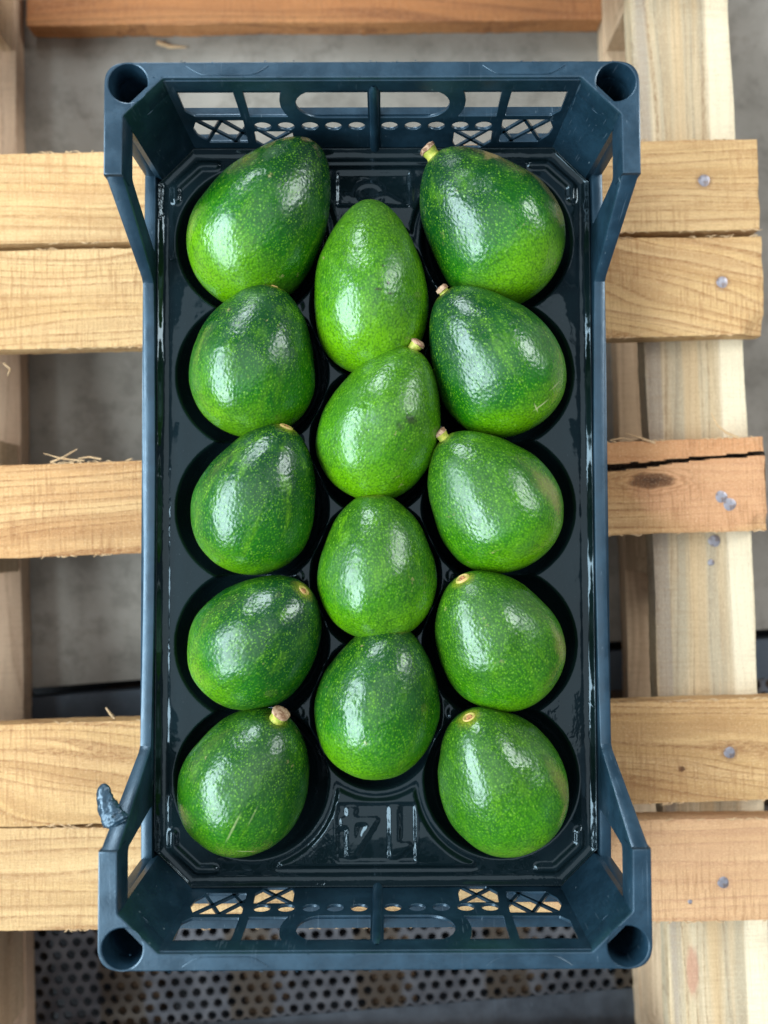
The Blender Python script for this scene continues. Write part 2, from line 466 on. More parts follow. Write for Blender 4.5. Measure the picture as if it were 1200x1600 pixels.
def nail(parent, wx, wy, r=4.3, hole=False):
    """nail head at world x,y (mm) on a board"""
    V = []; F = []; n = 14
    for k, (rr, zz) in enumerate(((r*1.0, -.5), (r, .25), (r*.8, .55), (r*.35, .35))):
        for a in range(n):
            t = 2*math.pi*a/n; q = rr*(1+.05*math.sin(3*t+wx))
            V.append((q*math.cos(t), q*math.sin(t), zz))
    for k in range(3):
        for a in range(n):
            b = (a+1) % n; F.append((k*n+a, k*n+b, (k+1)*n+b, (k+1)*n+a))
    F.append(tuple(range(3*n, 4*n)))
    o = new_obj('nail_head', V, F, M_nail, parent, smooth=60)
    M = parent.rotation_euler.to_matrix().to_4x4()
    loc = Vector((wx*MM, wy*MM, 0)) - Vector((parent.location.x, parent.location.y, 0))
    l = M.inverted() @ loc; o.location = (l.x, l.y, 0.0006 if parent is sb else -0.00015)
    return o

def splinter(parent, pts, r, mat):
    V, F = tube(pts, r, 5); return new_obj('splinter', V, F, mat, parent, smooth=60)

sb = None
TAN = ((.74, .50, .275), (.64, .40, .20), (.30, .155, .065))
ZD = -125.0; BT = 17.0
def bx(xe, xs=-520): return (xe+xs)/2, xe-xs
def lx(wx, xe, xs=-520): return (wx-(xe+xs)/2)*MM
deck = []
def deck_board(yc, slope, W, xe, seed, mat, **kw):
    cx, L = bx(xe); b = board('deck_board', L, W, BT, mat, seed, **kw)
    put(b, cx, yc+slope*cx, ZD, math.atan(slope)); deck.append(b); return b
m1 = wood_mat('pine_a', (.77, .54, .275), (.68, .445, .20), (.36, .18, .07), seed=1.3, ring=.8, tints=[(lx(238.2, 277.9), 0.00329, .0066, .0062, (.22, .12, .07), .55)])
m2 = wood_mat('pine_b', (.78, .545, .275), (.69, .45, .20), (.34, .16, .06), seed=2.9, ring=.8, saw=1.4, wave=.045, slant=.22, sx=lx(140, 279.7), tints=[(lx(249.8, 279.7), 0.00245, .0066, .0062, (.22, .12, .07), .55)])
m3 = wood_mat('pine_c', (.74, .50, .24), (.62, .36, .155), (.26, .11, .04), seed=4.2, ring=.9, saw=1.2,
              knots=[(lx(197, 278.7), 12.1*MM-.0185*0+-.0075, .019, .006)],
              tints=[(lx(246.5, 278.7), -0.00846, .0066, .0062, (.22, .12, .07), .55), (lx(252.4, 278.7), -0.01416, .0066, .0062, (.22, .12, .07), .55), (lx(250, 278.7), .006, .062, .05, (.58, .30, .16), .75), (lx(200, 278.7), .028, .10, .012, (.56, .27, .12), .7)])
m4 = wood_mat('pine_d', (.75, .50, .24), (.61, .385, .165), (.30, .14, .055), seed=5.7, ring=.6, saw=1.2, wave=.06, slant=.12, sx=-.4,
              knots=[(lx(215, 287.6), -.012, .0032, .0022)], tints=[(lx(249.1, 287.6), -0.00160, .0066, .0062, (.22, .12, .07), .55)])
m5 = wood_mat('pine_e', (.75, .52, .26), (.65, .425, .195), (.32, .16, .065), seed=7.4, ring=.5, saw=1.1,
              tints=[(lx(243, 284.5), -0.00834, .0066, .0062, (.22, .12, .07), .55), (lx(250, 284.5), -.005, .13, .06, (.66, .38, .23), .5)])
m6 = wood_mat('pine_f', (.62, .40, .22), (.5, .3, .15), (.25, .13, .06), seed=9.9)
B1 = deck_board(233.0, .0164, 66, 277.9, 1, m1)
B2 = deck_board(159.4, .0162, 71.5, 279.7, 2, m2, chips=[(399.8, -36, 14, 7)])
crk = [(164-(278.7-520)/2, 0, 0)]
cx3 = (278.7-520)/2
def c3(x, y): return (x-cx3, y-(11.6+.0335*x))
crack = [(*c3(60, 26), .4), (*c3(120, 30), 1.4), (*c3(164, 32.3), 2.2), (*c3(190, 33.8), 1.6), (*c3(216, 37.2), 1.0), (*c3(240, 39.5), .8), (*c3(277, 42.2), 1.1)]
B3 = deck_board(11.6, .0335, 66, 278.7, 3, m3, crack=crack, chips=[(397, -30, 9, 3)])
B4 = deck_board(-175.5, .0305, 71, 287.6, 4, m4)
B5 = deck_board(-253.5, .0084, 70, 284.5, 5, m5)
B6 = deck_board(426, .015, 70, 280, 6, m6)
B7 = deck_board(-432, .015, 70, 285, 7, m6)
for b, lab in zip(deck, ['pale board with fine even grain below the far edge of the crate', 'pale board with a chipped right corner and wavy grain', 'cracked board, reddish at its right end, with a knot and two nails',
                         'tan board with bold slanting grain and a small knot', 'nearest board, pinkish at its right end', None, None]):
    if lab: b['label'] = lab
nail(B1, 238.2, 240.2); nail(B2, 249.8, 165.9); nail(B3, 246.5, 11.4); nail(B3, 252.4, 5.9, 4.6); nail(B4, 249.1, -169.5, 4); nail(B5, 243, -259.8, 4)
nail(B5, 219.5, -273, 1.6)
M_spl = wood_mat('splinter_wood', (.78, .58, .36), (.7, .5, .28), (.5, .3, .15), seed=3)
def S(b, pts, r):
    inv = b.rotation_euler.to_matrix().inverted()
    l = [tuple(inv @ (Vector((p[0]-b.location.x/MM, p[1]-b.location.y/MM, 0)))+Vector((0, 0, p[2]))) for p in pts]
    splinter(b, l, r, M_spl)
S(B3, [(262, 53, -2), (250, 57, 2), (243, 62, 4), (238, 71, 5)], [1.3, 1.0, .8, .3])
S(B3, [(200, 50, -1), (188, 54, 1), (178, 57, 1)], [1.2, .8, .2])
S(B3, [(168, 52, -1), (176, 53.5, 1), (184, 52, 0)], [.6, .6, .2])
S(B3, [(-232, 38, -1), (-222, 41, 2), (-212, 47, 2)], [.7, .7, .3])
S(B3, [(-208, 39, -1), (-222, 40, 2), (-236, 44, 2)], [.7, .6, .2])
S(B3, [(-214, 39, -1), (-222, 41, 3), (-216, 45, 3)], [.6, .5, .2])
S(B3, [(-196, 40, -1), (-204, 41.5, 1), (-212, 40.5, 0)], [.8, .7, .3])
S(B4, [(-186, -144, -3), (-188, -140, 0), (-191, -136, 0)], [1.2, 1.0, .5])
S(B2, [(-272, 112, -12), (-268, 108, -14), (-270, 103, -14)], [.8, .8, .4])
# many small fibres along the sawn edges, joined (too small to pick apart)
def fibres(b, y_side, xs, n, seed):
    R = random.Random(seed); parts = []
    for k in range(n):
        x = R.uniform(*xs); l = R.uniform(2, 6); d = R.choice((-1, 1))
        parts.append(tube([(x, y_side-np.sign(y_side)*.6, -.8), (x+d*l*.5, y_side+np.sign(y_side)*R.uniform(.2, .9), -.2), (x+d*l, y_side+np.sign(y_side)*R.uniform(-.3, 1.6), R.uniform(-1, .6))],
                          [.5, .4, .12], 4))
    V, F = join(parts); o = new_obj('edge_fibres', V, F, M_spl, b); o['kind'] = 'stuff'
for b, W, sd in ((B1, 66, 1), (B2, 71.5, 2), (B3, 66, 3), (B4, 71, 4), (B5, 70, 5)):
    fibres(b, W/2+.2, (-120, 398), 70, sd); fibres(b, -W/2-.2, (-120, 398), 60, sd+20)

# stringer boards, blocks, runners (turned with the pallet)
PA = math.radians(1.5)
ms1 = wood_mat('stringer_wood', (.76, .64, .44), (.62, .48, .29), (.30, .19, .10), seed=11.2, ring=.8, grey=.55, saw=.5,
               tints=[(0, -.027, .9, .011, (.84, .74, .54), .8), (.1, .031, .5, .006, (.34, .29, .24), .7), (.0, .004, .5, .006, (.60, .43, .24), .6), (-.33, .020, .020, .0045, (.45, .22, .15), .75)])
ms2 = wood_mat('stringer_wood_b', (.64, .46, .28), (.5, .34, .19), (.3, .18, .1), seed=13.2)
mr1 = wood_mat('runner_wood', (.86, .68, .46), (.80, .60, .40), (.48, .32, .20), seed=15.1, ring=.6)
mr2 = wood_mat('runner_wood_b', (.88, .68, .48), (.84, .60, .42), (.50, .33, .22), seed=17.9, ring=.5)
mb = wood_mat('block_wood', (.84, .66, .45), (.76, .56, .36), (.42, .27, .16), seed=19.3, ring=.7, knots=[(-.06, .02, .012, .012)])
mo = wood_mat('crossboard_wood', (.76, .37, .15), (.66, .29, .11), (.32, .13, .06), seed=21.7, ring=.45)
A90 = math.radians(90)+math.radians(1.35)
def yline(xl_at0, slope_deg=1.35): return lambda y: xl_at0 - math.tan(math.radians(slope_deg))*y
rs = yline(203.0); rl = yline(205.5); ll = yline(-298)
sb = None
sb = board('stringer_board', 980, 73, BT, ms1, 31, rough=1.4, fuzz=.4); put(sb, rs(0)+36.5, 0, ZD-BT-.6, A90)
sb['label'] = 'greyish right stringer board with a nail standing proud'
nail(sb, 248.3, -20.2, 4.4); nail(sb, 245.6, -36, 2.4)
sb2 = board('stringer_board', 980, 73, BT, ms2, 32); put(sb2, ll(0)-37, 0, ZD-BT-.6, A90)
ZR = -221.0
r1 = board('bottom_runner', 980, 80, 17, mr1, 33, rough=1.2, fuzz=.4); put(r1, rl(0)+40, 0, ZR, A90)
r2 = board('bottom_runner', 980, 80, 17, mr2, 34, rough=1.2, fuzz=.4); put(r2, ll(0)-40, 0, ZR, A90)
top_b = ZD-2*BT-1.4
for (xf, sgn, dx) in ((rl, 1, 1.0), (ll, -1, -1.0)):
    for (ya, yb) in ((398, 500), (-44, 60), (-402, -296)):
        h = top_b-(ZR+.4); yc = (ya+yb)/2
        b = board('block', yb-ya, 74, h, mb, 40+ya*.01+sgn, rough=.6)
        put(b, xf(yc)+sgn*(37+1.2), yc, top_b, A90)
cb = board('bottom_board', 492, 76, 17, mo, 50, rough=1.6); put(cb, -52, 421+41, ZR-.5, math.radians(.4))
cb['label'] = 'orange brown bottom board across the far side'
cb2 = board('bottom_board', 492, 76, 17, mo, 51, rough=1.2); put(cb2, -30, -470, ZR-.5, math.radians(.4))
S(cb, [(-190, 415, -13), (-180, 412.5, -15), (-165, 412, -15)], [2, 1.6, .5])

# ------------------------------------------------------------------ plastic crate
crate = empty('plastic_crate', 'dark blue plastic harvest crate with raised perforated ends and open corners', 'crate', (0, 0, ZD*MM))
def cobj(name, V, F, smooth=35, parent=None, mat=None):
    o = new_obj(name, V, F, mat or M_crate, parent or crate, smooth=smooth)
    if parent is None: o.location.z = -ZD*MM
    return o
ZB = ZD+0.4      # underside
# rims: flat top band with the stacking holes and the two arms
for s in (1, -1):
    outer = [(-150, 186), (-150, 250), (150, 250), (150, 186), (139.6, 186), (139.2, 219.4), (117, 240.6), (-117, 240.6), (-139.2, 219.4), (-139.6, 186)]
    outer = fillet(outer, {1: 13, 2: 13, 4: 0, 5: 1.2, 6: 1.2, 7: 1.2, 8: 1.2}, 10)
    V, F = plate(outer, [circ(-136.5, 237.9, 10.9, n=40), circ(136.5, 237.9, 10.9, n=40)], 15, .9)
    V[:, 2] -= 7.5
    V[:, 1] *= s
    if s < 0: F = [q[::-1] for q in F]
    # slight waviness of the moulding
    for q in V: q[2] += .25*noise.noise(Vector((q[0]*.02, q[1]*.02, s)))
    ro = cobj('rim', V, F)
    parts = []
    for x0, d in ((-104, 46), (62 if s > 0 else 60, 46)):
        pts = []
        for k in range(15):
            t = k/14; pts.append((x0+d*t, s*(247.5-5.2*math.sin(min(1, t*4, (1-t)*4)*math.pi/2)), .05))
        parts.append(tube(pts, .28, 5))
    for k in range(22):
        x = rnd.uniform(-140, 140); y = s*rnd.choice((249.6, 250.1, 241)); parts.append(tube([(x, y, 0), (x+rnd.uniform(.4, 1.8), y+rnd.uniform(-.3, .5), .3)], [.3, .1], 4))
    V, F = join(parts); mf = cobj('mould_flash', V, F, parent=ro); mf['kind'] = 'stuff'; mf.location.z = 0
# end walls
def endwall(s):
    outer = [(-122, -2), (122, -2), (122, ZB), (-122, ZB)]
    H = []
    def mir(p): return [(-x, z) for x, z in p][::-1]
    w1 = fillet([(-112.6, -11.8), (-80.5, -11.8), (-80.5, -38.6), (-108.5, -38.6), (-113.2, -33)], .8, 3)
    cc = []
    for k in range(9):
        a = math.radians(215-70*k/8); cc.append((-30.5+29*math.cos(a)*.83, -25.8+16.5*math.sin(a)*1.3))
    w2 = [(-74.6, -11.8), (-52.3, -11.8), (-53.8, -16), (-54.9, -22), (-55, -28), (-53.8, -34), (-51.8, -38.9), (-75.3, -38.9)]
    w2 = fillet(w2, .6, 2)
    slot = []
    for k in range(13):
        a = math.radians(90+180*k/12); slot.append((-31.2+14.4*math.cos(a)*1.0, -26+14.4*math.sin(a)))
    for k in range(13):
        a = math.radians(-90+180*k/12); slot.append((31.2+14.4*math.cos(a), -26+14.4*math.sin(a)))
    H += [w1, mir(w1), w2, mir(w2), slot]
    big = fillet([(-108.7, -43), (-80, -43), (-81.5, -69.5), (-106.5, -69.5), (-112, -61), (-113, -53)], .8, 3)
    sm = fillet([(-75.2, -56), (-51.3, -56), (-51.6, -70), (-54, -77), (-70, -77), (-76, -69)], .8, 3)
    H += [big, mir(big), sm, mir(sm)]
    for x in (-68.9, -54.3, -39.4, -24.8, -10.2): H += [circ(x, -49.9, 5.2, 4.5, 24), circ(-x, -49.9, 5.2, 4.5, 24)]
    V, F = plate(outer, H, 1.9, .35)
    W = np.c_[V[:, 0], s*(240.95+V[:, 2]), V[:, 1]]
    if s > 0: F = [q[::-1] for q in F]
    o = cobj('end_wall', W, F)
    o['label'] = 'far end wall with lattice panels and hand slot' if s > 0 else 'near end wall with lattice panels and hand slot'
    # lattice bars
    bars = [(-110, -43, -87, -70.5), (-94, -43, -79.5, -62), (-93, -42.5, -108.5, -70.5), (-79.5, -52, -91, -71),
            (-73.5, -54, -54, -78), (-51, -56, -74, -77.5)]
    for m in (1, -1):
        for (x0, z0, x1, z1) in bars:
            d = Vector((x1-x0, z1-z0)); d.normalize(); n = Vector((-d.y, d.x))*1.05
            P = [(m*(x0+n.x), z0+n.y), (m*(x1+n.x), z1+n.y), (m*(x1-n.x), z1-n.y), (m*(x0-n.x), z0-n.y)]
            yy = (240.2, 241.7)
            V = [(x, s*yy[0], z) for x, z in P]+[(x, s*yy[1], z) for x, z in P]
            F = [(0, 1, 2, 3), (7, 6, 5, 4)]+[(k, k+4, (k+1) % 4+4, (k+1) % 4) for k in range(4)]
            if m*s > 0: F = [q[::-1] for q in F]
            new_obj('lattice_bar', V, F, M_crate, o)
    # centre rib
    V = []; F = []; n = 9
    for zi, z in enumerate((-7, -11, -40, -80)):
        for k in range(n):
            a = math.pi*k/(n-1); r = (1.2, 2.9, 2.9, 3.3)[zi]
            V.append((.8+r*math.cos(a), s*(240.4-r*math.sin(a)), z))
    for i in range(3):
        for k in range(n-1):
            q = (i*n+k, i*n+k+1, (i+1)*n+k+1, (i+1)*n+k); F.append(q if s < 0 else q[::-1])
    parts = [(V, F)]
    back = box(-3, 4.6, 239.9, 244.8, -41.2, -10)
    parts.append((np.array([(x, s*y, z) for x, y, z in back[0]]), back[1] if s > 0 else [q[::-1] for q in back[1]]))
    V, F = join(parts); new_obj('centre_rib', V, F, M_crate, o, smooth=40)
    yo = 246.2 if s > 0 else 247.0
    for (za, zb, xl, xa) in ((-42.0, -39.6, -116, 116), (-73.5, -70.5, -116, -79), (-73.5, -70.5, 79, 116)):
        a = box(xl, xa, 241.75, yo, za, zb)
        V = np.array([(x, s*y, z) for x, y, z in a[0]]); F = a[1] if s > 0 else [q[::-1] for q in a[1]]
        new_obj('ledge', V, F, M_crate, o)
    # outer stiffening ledges behind the wall
    if s < 0:
        for (a, b) in ((-46, -17), (16, 45)):
            V, F = box(a, b, -249.5, -241.75, -60, -57); new_obj('outer_ledge', V, F, M_crate, o)
    return o
for s in (1, -1): endwall(s)
# side walls, with rail, sloping legs and open corner triangles
def side(s, apex_far, apex_near):
    top = [(192, -4), (188.5, -1.2), (186, -2.4), (150.5, -67.5), (148, -69.5)]
    pts = [(225, -4)] + top
    for y in range(130, -131, -10): pts.append((y, -69.5))
    pts += [(-148, -69.5), (-150.5, -67.5), (-186, -2.4), (-188.5, -1.2), (-192, -4), (-225, -4), (-225, ZB)]
    for y in range(-210, 211, 10): pts.append((y, ZB))
    pts.append((225, ZB))
    H = []
    H.append(fillet([(220, -20), (192, -20), (apex_far, -72), (220, -73)], {1: 2.5, 2: 1.5}, 4))
    H.append(fillet([(-220, -20), (-192, -20), (-apex_near, -72), (-220, -73)], {1: 2.5, 2: 1.5}, 4))
    for y in range(-190, 191, 38):
        H.append(fillet([(y-13, -92), (y+13, -92), (y+13, -116), (y-13, -116)], 3, 3))
    V, F = plate(pts, H, 7.6, 1.5)
    fat = np.clip((V[:, 1]+67)/8, 0, 1)*np.clip((np.abs(V[:, 0])-146)/6, 0, 1)*np.clip((3.8-V[:, 2])/5, 0, 1)
    X = s*(149.8-3.8+V[:, 2]-2.5*fat)
    bow = np.where(np.abs(V[:, 0]) < 150, 1.6*(1-(V[:, 0]/150)**2), 0)
    W = np.c_[X-s*bow, V[:, 0], V[:, 1]]
    if s < 0: F = [q[::-1] for q in F]
    o = cobj('side_wall', W, F)
    o['label'] = 'left side wall with low rail' if s < 0 else 'right side wall with low rail'
side(-1, 170, 187); side(1, 187, 190)
# corner panels and stacking sockets
for sx in (1, -1):
    for sy in (1, -1):
        a = Vector((139.3, 219.2)); b = Vector((117, 240.7)); n = Vector((b.y-a.y, a.x-b.x)).normalized()
        P = [a, b, b+n*2.6+Vector((-1, 2)), a+n*2.6+Vector((2, -1))]
        V = []
        for z in (-1.2, -40, -112):
            for p in P: V.append((sx*p.x, sy*p.y, z))
        F = [(3, 2, 1, 0), (8, 9, 10, 11)]
        for i in range(2):
            for k in range(4): F.append((i*4+k, i*4+(k+1) % 4, (i+1)*4+(k+1) % 4, (i+1)*4+k))
        if sx*sy < 0: F = [q[::-1] for q in F]
        cobj('corner_panel', V, F)
        # socket: hollow tube closed at its foot
        V = []; F = []; m = 40
        prof = [(12.7, -14.2), (12.7, ZB), (0.01, ZB), (0.01, ZB+6), (10.4, -112), (10.85, -14)]
        for r, z in prof:
            for k in range(m):
                t = 2*math.pi*k/m
                cx_, cy_ = (136.8, 236.9) if r > 12 else (136.5, 237.9)
                px, py = cx_+r*math.cos(t), cy_+r*math.sin(t)
                ov = (361.0-px-py)/2
                if r > 12 and ov > 0: px += ov; py += ov
                V.append((sx*px, sy*py, z))
        for i in range(len(prof)-1):
            for k in range(m):
                k2 = (k+1) % m; F.append((i*m+k, (i+1)*m+k, (i+1)*m+k2, i*m+k2))
        cobj('stacking_socket', V, F, smooth=50)
# floor of the crate
cells = []
for i in range(9):
    for j in range(15):
        x = -112+28*i; y = -196+28*j; cells.append(fillet([(x-10, y-10), (x+10, y-10), (x+10, y+10), (x-10, y+10)], 2, 2))
V, F = plate([(-141.5, -239), (141.5, -239), (141.5, 239), (-141.5, 239)], cells, 3, .3)
V[:, 2] += ZB+2; cobj('base', V, F)
# ragged flap of plastic on the near left leg
def flap():
    P0 = Vector((-145.5, -178.5, -19)); P1 = Vector((-156.5, -157, -24)); R = []
    ns = 44; na = 36; V = []; F = []
    d = (P1-P0).normalized(); s = Vector((0, 0, 1)).cross(d).normalized(); u = d.cross(s)
    for i in range(ns+1):
        t = i/ns; c = P0.lerp(P1, t)+s*(2.0*math.sin(t*3))
        r = (4.6*(1-t)**.8+3.0)*(math.sqrt(max(0, 1-(max(0, t-.86)/.14)**2)) if t > .86 else 1)*(1 if t > .08 else .75+t*3)
        r = max(r, .05)
        for k in range(na):
            a = 2*math.pi*k/na; q = c+(s*math.cos(a)+u*math.sin(a)*.5)*r
            nn = noise.noise(q*.35)*1.0*(1-t*.6)+noise.noise(q*1.1)*1.1*(1-t*.7)+noise.noise(q*2.3)*.5*(1-t*.6)
            V.append(tuple(q+(s*math.cos(a)+u*math.sin(a))*nn*min(1, r/2)))
    for i in range(ns):
        for k in range(na): F.append((i*na+k, i*na+(k+1) % na, (i+1)*na+(k+1) % na, (i+1)*na+k))
    return V, F
V, F = flap(); fo = cobj('torn_flap', V, F, smooth=70); fo['label'] = 'rough torn flap of melted plastic sticking out'

# ------------------------------------------------------------------ moulded tray (height field)
def sstep(x, a, b):
    t = np.clip((x-a)/(b-a), 0, 1); return t*t*(3-2*t)
ROWY = [178.6, 90.6, 2.4, -85.6, -172.8]; MIDY = [134.8, 46.6, -41.6, -129.6]
POCK = [(sx*80.4+.2, y, 49.2, 49.2) for y in ROWY for sx in (-1, 1)] + [(0.2, y, 41.5, 49.0) for y in MIDY]
dx = 0.7
gx = np.arange(-142, 142.01, dx); gy = np.arange(-239.4, 239.41, dx)
X, Y = np.meshgrid(gx, gy, indexing='ij')
Z = np.full(X.shape, -78.0)
octa = np.maximum(np.maximum(np.abs(X)-137.2, np.abs(Y)-235.2), (np.abs(X)+np.abs(Y)-353.8)/math.sqrt(2))
Z += 3.4*np.clip(octa/4.6, 0, 1)**1.35                      # raised edge flange
Z -= .5*np.exp(-((octa+2.2)/1.0)**2)                 # small groove inside it
wob = sum(a*np.sin(Y*f+X*g+p) for a, f, g, p in ((.09, .21, .05, 1), (.08, .083, .02, 2.2), (.06, .47, .1, .4), (.04, .9, .2, 3)))
Z += wob*sstep(octa, .5, 4)
# chevron ridges near the four corners
def seg(px, py, ax, ay, bx_, by):
    vx, vy = bx_-ax, by-ay; t = np.clip(((px-ax)*vx+(py-ay)*vy)/(vx*vx+vy*vy), 0, 1)
    return np.hypot(px-ax-t*vx, py-ay-t*vy)
ax_, ay_ = np.abs(X), np.abs(Y)
dch = np.minimum(np.minimum(seg(ax_, ay_, 130.3, 206, 130.3, 214.5), seg(ax_, ay_, 130.3, 214.5, 114.5, 229)), seg(ax_, ay_, 114.5, 229, 104, 229))
Z += 2.0*(1-sstep(dch, 1.8, 3.0))
# pocket field
dmin = np.full(X.shape, 9.0); bowl = np.zeros(X.shape)
for (cx, cy, rx, ry) in POCK:
    d = np.sqrt(((X-cx)/rx)**2+((Y-cy)/ry)**2); dmin = np.minimum(dmin, d)
    t = np.clip(d, 0, 1)
    bowl = np.maximum(bowl, 27.5*(1-t**3.2)**.62)
lip = np.clip((dmin-1)*45, 0, 99)
# end panels bounded by grooves that follow the pockets
for s in (-1, 1):
    dl = np.hypot(X+80.4, Y-s*ROWY[0] if s > 0 else Y-ROWY[-1]); dr = np.hypot(X-80.4, Y-(ROWY[0] if s > 0 else ROWY[-1]))
    md = np.hypot((X-.2)*1.12, Y-(MIDY[0] if s > 0 else MIDY[-1]))
    g_ = np.minimum(np.minimum(dl-55.5, dr-55.5), np.minimum(np.minimum(md-55.0, 228.0-s*Y), (63-np.abs(X))*.7))
    g_ = np.where(s*Y > 150, g_, -9)
    Z += 1.7*sstep(g_, 0, 1.3) - .8*np.exp(-((g_+.9)/.8)**2)
    ln = np.abs(s*Y-231.4); Z += np.where(np.abs(X) < 62, .9*np.exp(-(ln/.7)**2), 0)
# small pips in the triangular lands between the pockets
for y in ROWY[:-1]:
    for s in (-1, 1):
        d = np.hypot((X-s*49.5)/5.0, (Y-(y-44.0))/7.0); Z += 1.1*(1-sstep(d, .35, .8))
for y in ROWY[:-1]:
    for s in (-1, 1):
        d = np.hypot((X-s*126)/8.0, (Y-(y-44.0))/24.0); Z += .5*(1-sstep(d, .1, 1.0))
# number frames
def frame(x0, x1, y0, y1):
    q = np.maximum(np.maximum(x0-X, X-x1), np.maximum(y0-Y, Y-y1))
    return -1.1*(1-sstep(q, -1.2, 0)) + .7*np.exp(-((q-.4)/.6)**2)
Z += frame(-25.5, 25.5, -224.6, -186.6) + frame(-24.5, 24, 200.5, 224.2)
def inpoly(poly):
    c = np.zeros(X.shape, bool); n = len(poly)
    for i in range(n):
        x1, y1 = poly[i]; x2, y2 = poly[(i+1) % n]
        if y1 == y2: continue
        m = ((y1 > Y) != (y2 > Y)) & (X < (x2-x1)*(Y-y1)/(y2-y1)+x1); c ^= m
    return c
def P6(pts):   # drawing units -> mm on the tray
    return [(-25.0+(x-162)/6*.4112, -186.6-(y-198)/6*.4112) for x, y in pts]
four = inpoly(P6([(250, 235), (335, 235), (335, 335), (540, 335), (540, 370), (335, 710), (250, 710), (250, 430), (190, 430), (190, 335), (250, 335)])) & ~inpoly(P6([(345, 400), (440, 400), (345, 550)]))
one = inpoly(P6([(645, 230), (750, 230), (750, 560), (850, 560), (850, 610), (725, 715), (645, 715)]))
msk = (four | one).astype(float)
def blur(a, k=1):
    for _ in range(k):
        a = (a+np.roll(a, 1, 0)+np.roll(a, -1, 0))/3; a = (a+np.roll(a, 1, 1)+np.roll(a, -1, 1))/3
    return a
Z += 1.5*blur(msk, 1)
# faint unreadable curved emboss on the far panel
cv = np.minimum(np.abs(np.hypot((X+3)/1.25, Y-209)-7.5), np.abs(Y-206-2.5*np.sin(X*.25)))
Z += np.where((np.abs(X) < 19) & (Y > 202) & (Y < 222), .7*np.exp(-(cv/.9)**2), 0)
Z = Z-bowl
Z = blur(Z, 2)
nxg, nyg = X.shape
over = (np.abs(X)+np.abs(Y)-357.2)/2; cut = over > 0
X = np.where(cut, X-np.sign(X)*over, X); Y = np.where(cut, Y-np.sign(Y)*over, Y)
keep = ~cut
idx = np.arange(nxg*nyg).reshape(nxg, nyg)
q = np.stack([idx[:-1, :-1], idx[1:, :-1], idx[1:, 1:], idx[:-1, 1:]], -1)
kq = keep[:-1, :-1] | keep[1:, :-1] | keep[1:, 1:] | keep[:-1, 1:]
q = q[kq]
# skirt down the outside so that the sheet has an edge
me = bpy.data.meshes.new('avocado_tray')
co = np.stack([X, Y, Z], -1).reshape(-1, 3)*MM
used = np.unique(q); remap = -np.ones(len(co), int); remap[used] = np.arange(len(used))
co = co[used]; q = remap[q]
me.vertices.add(len(co)); me.vertices.foreach_set('co', co.ravel().astype(np.float32))
me.loops.add(q.size); me.loops.foreach_set('vertex_index', q.ravel().astype(np.int32))
me.polygons.add(len(q)); me.polygons.foreach_set('loop_start', (np.arange(len(q))*4).astype(np.int32))
me.update(calc_edges=True); me.validate(); me.shade_smooth(); me.materials.append(M_tray)
tray = bpy.data.objects.new('avocado_tray', me); COL.objects.link(tray)
sol = tray.modifiers.new('sheet_thickness', 'SOLIDIFY'); sol.thickness = .0006; sol.offset = -1
tag(tray, 'glossy black moulded tray embossed with an upside-down 14, holding the avocados', 'tray')

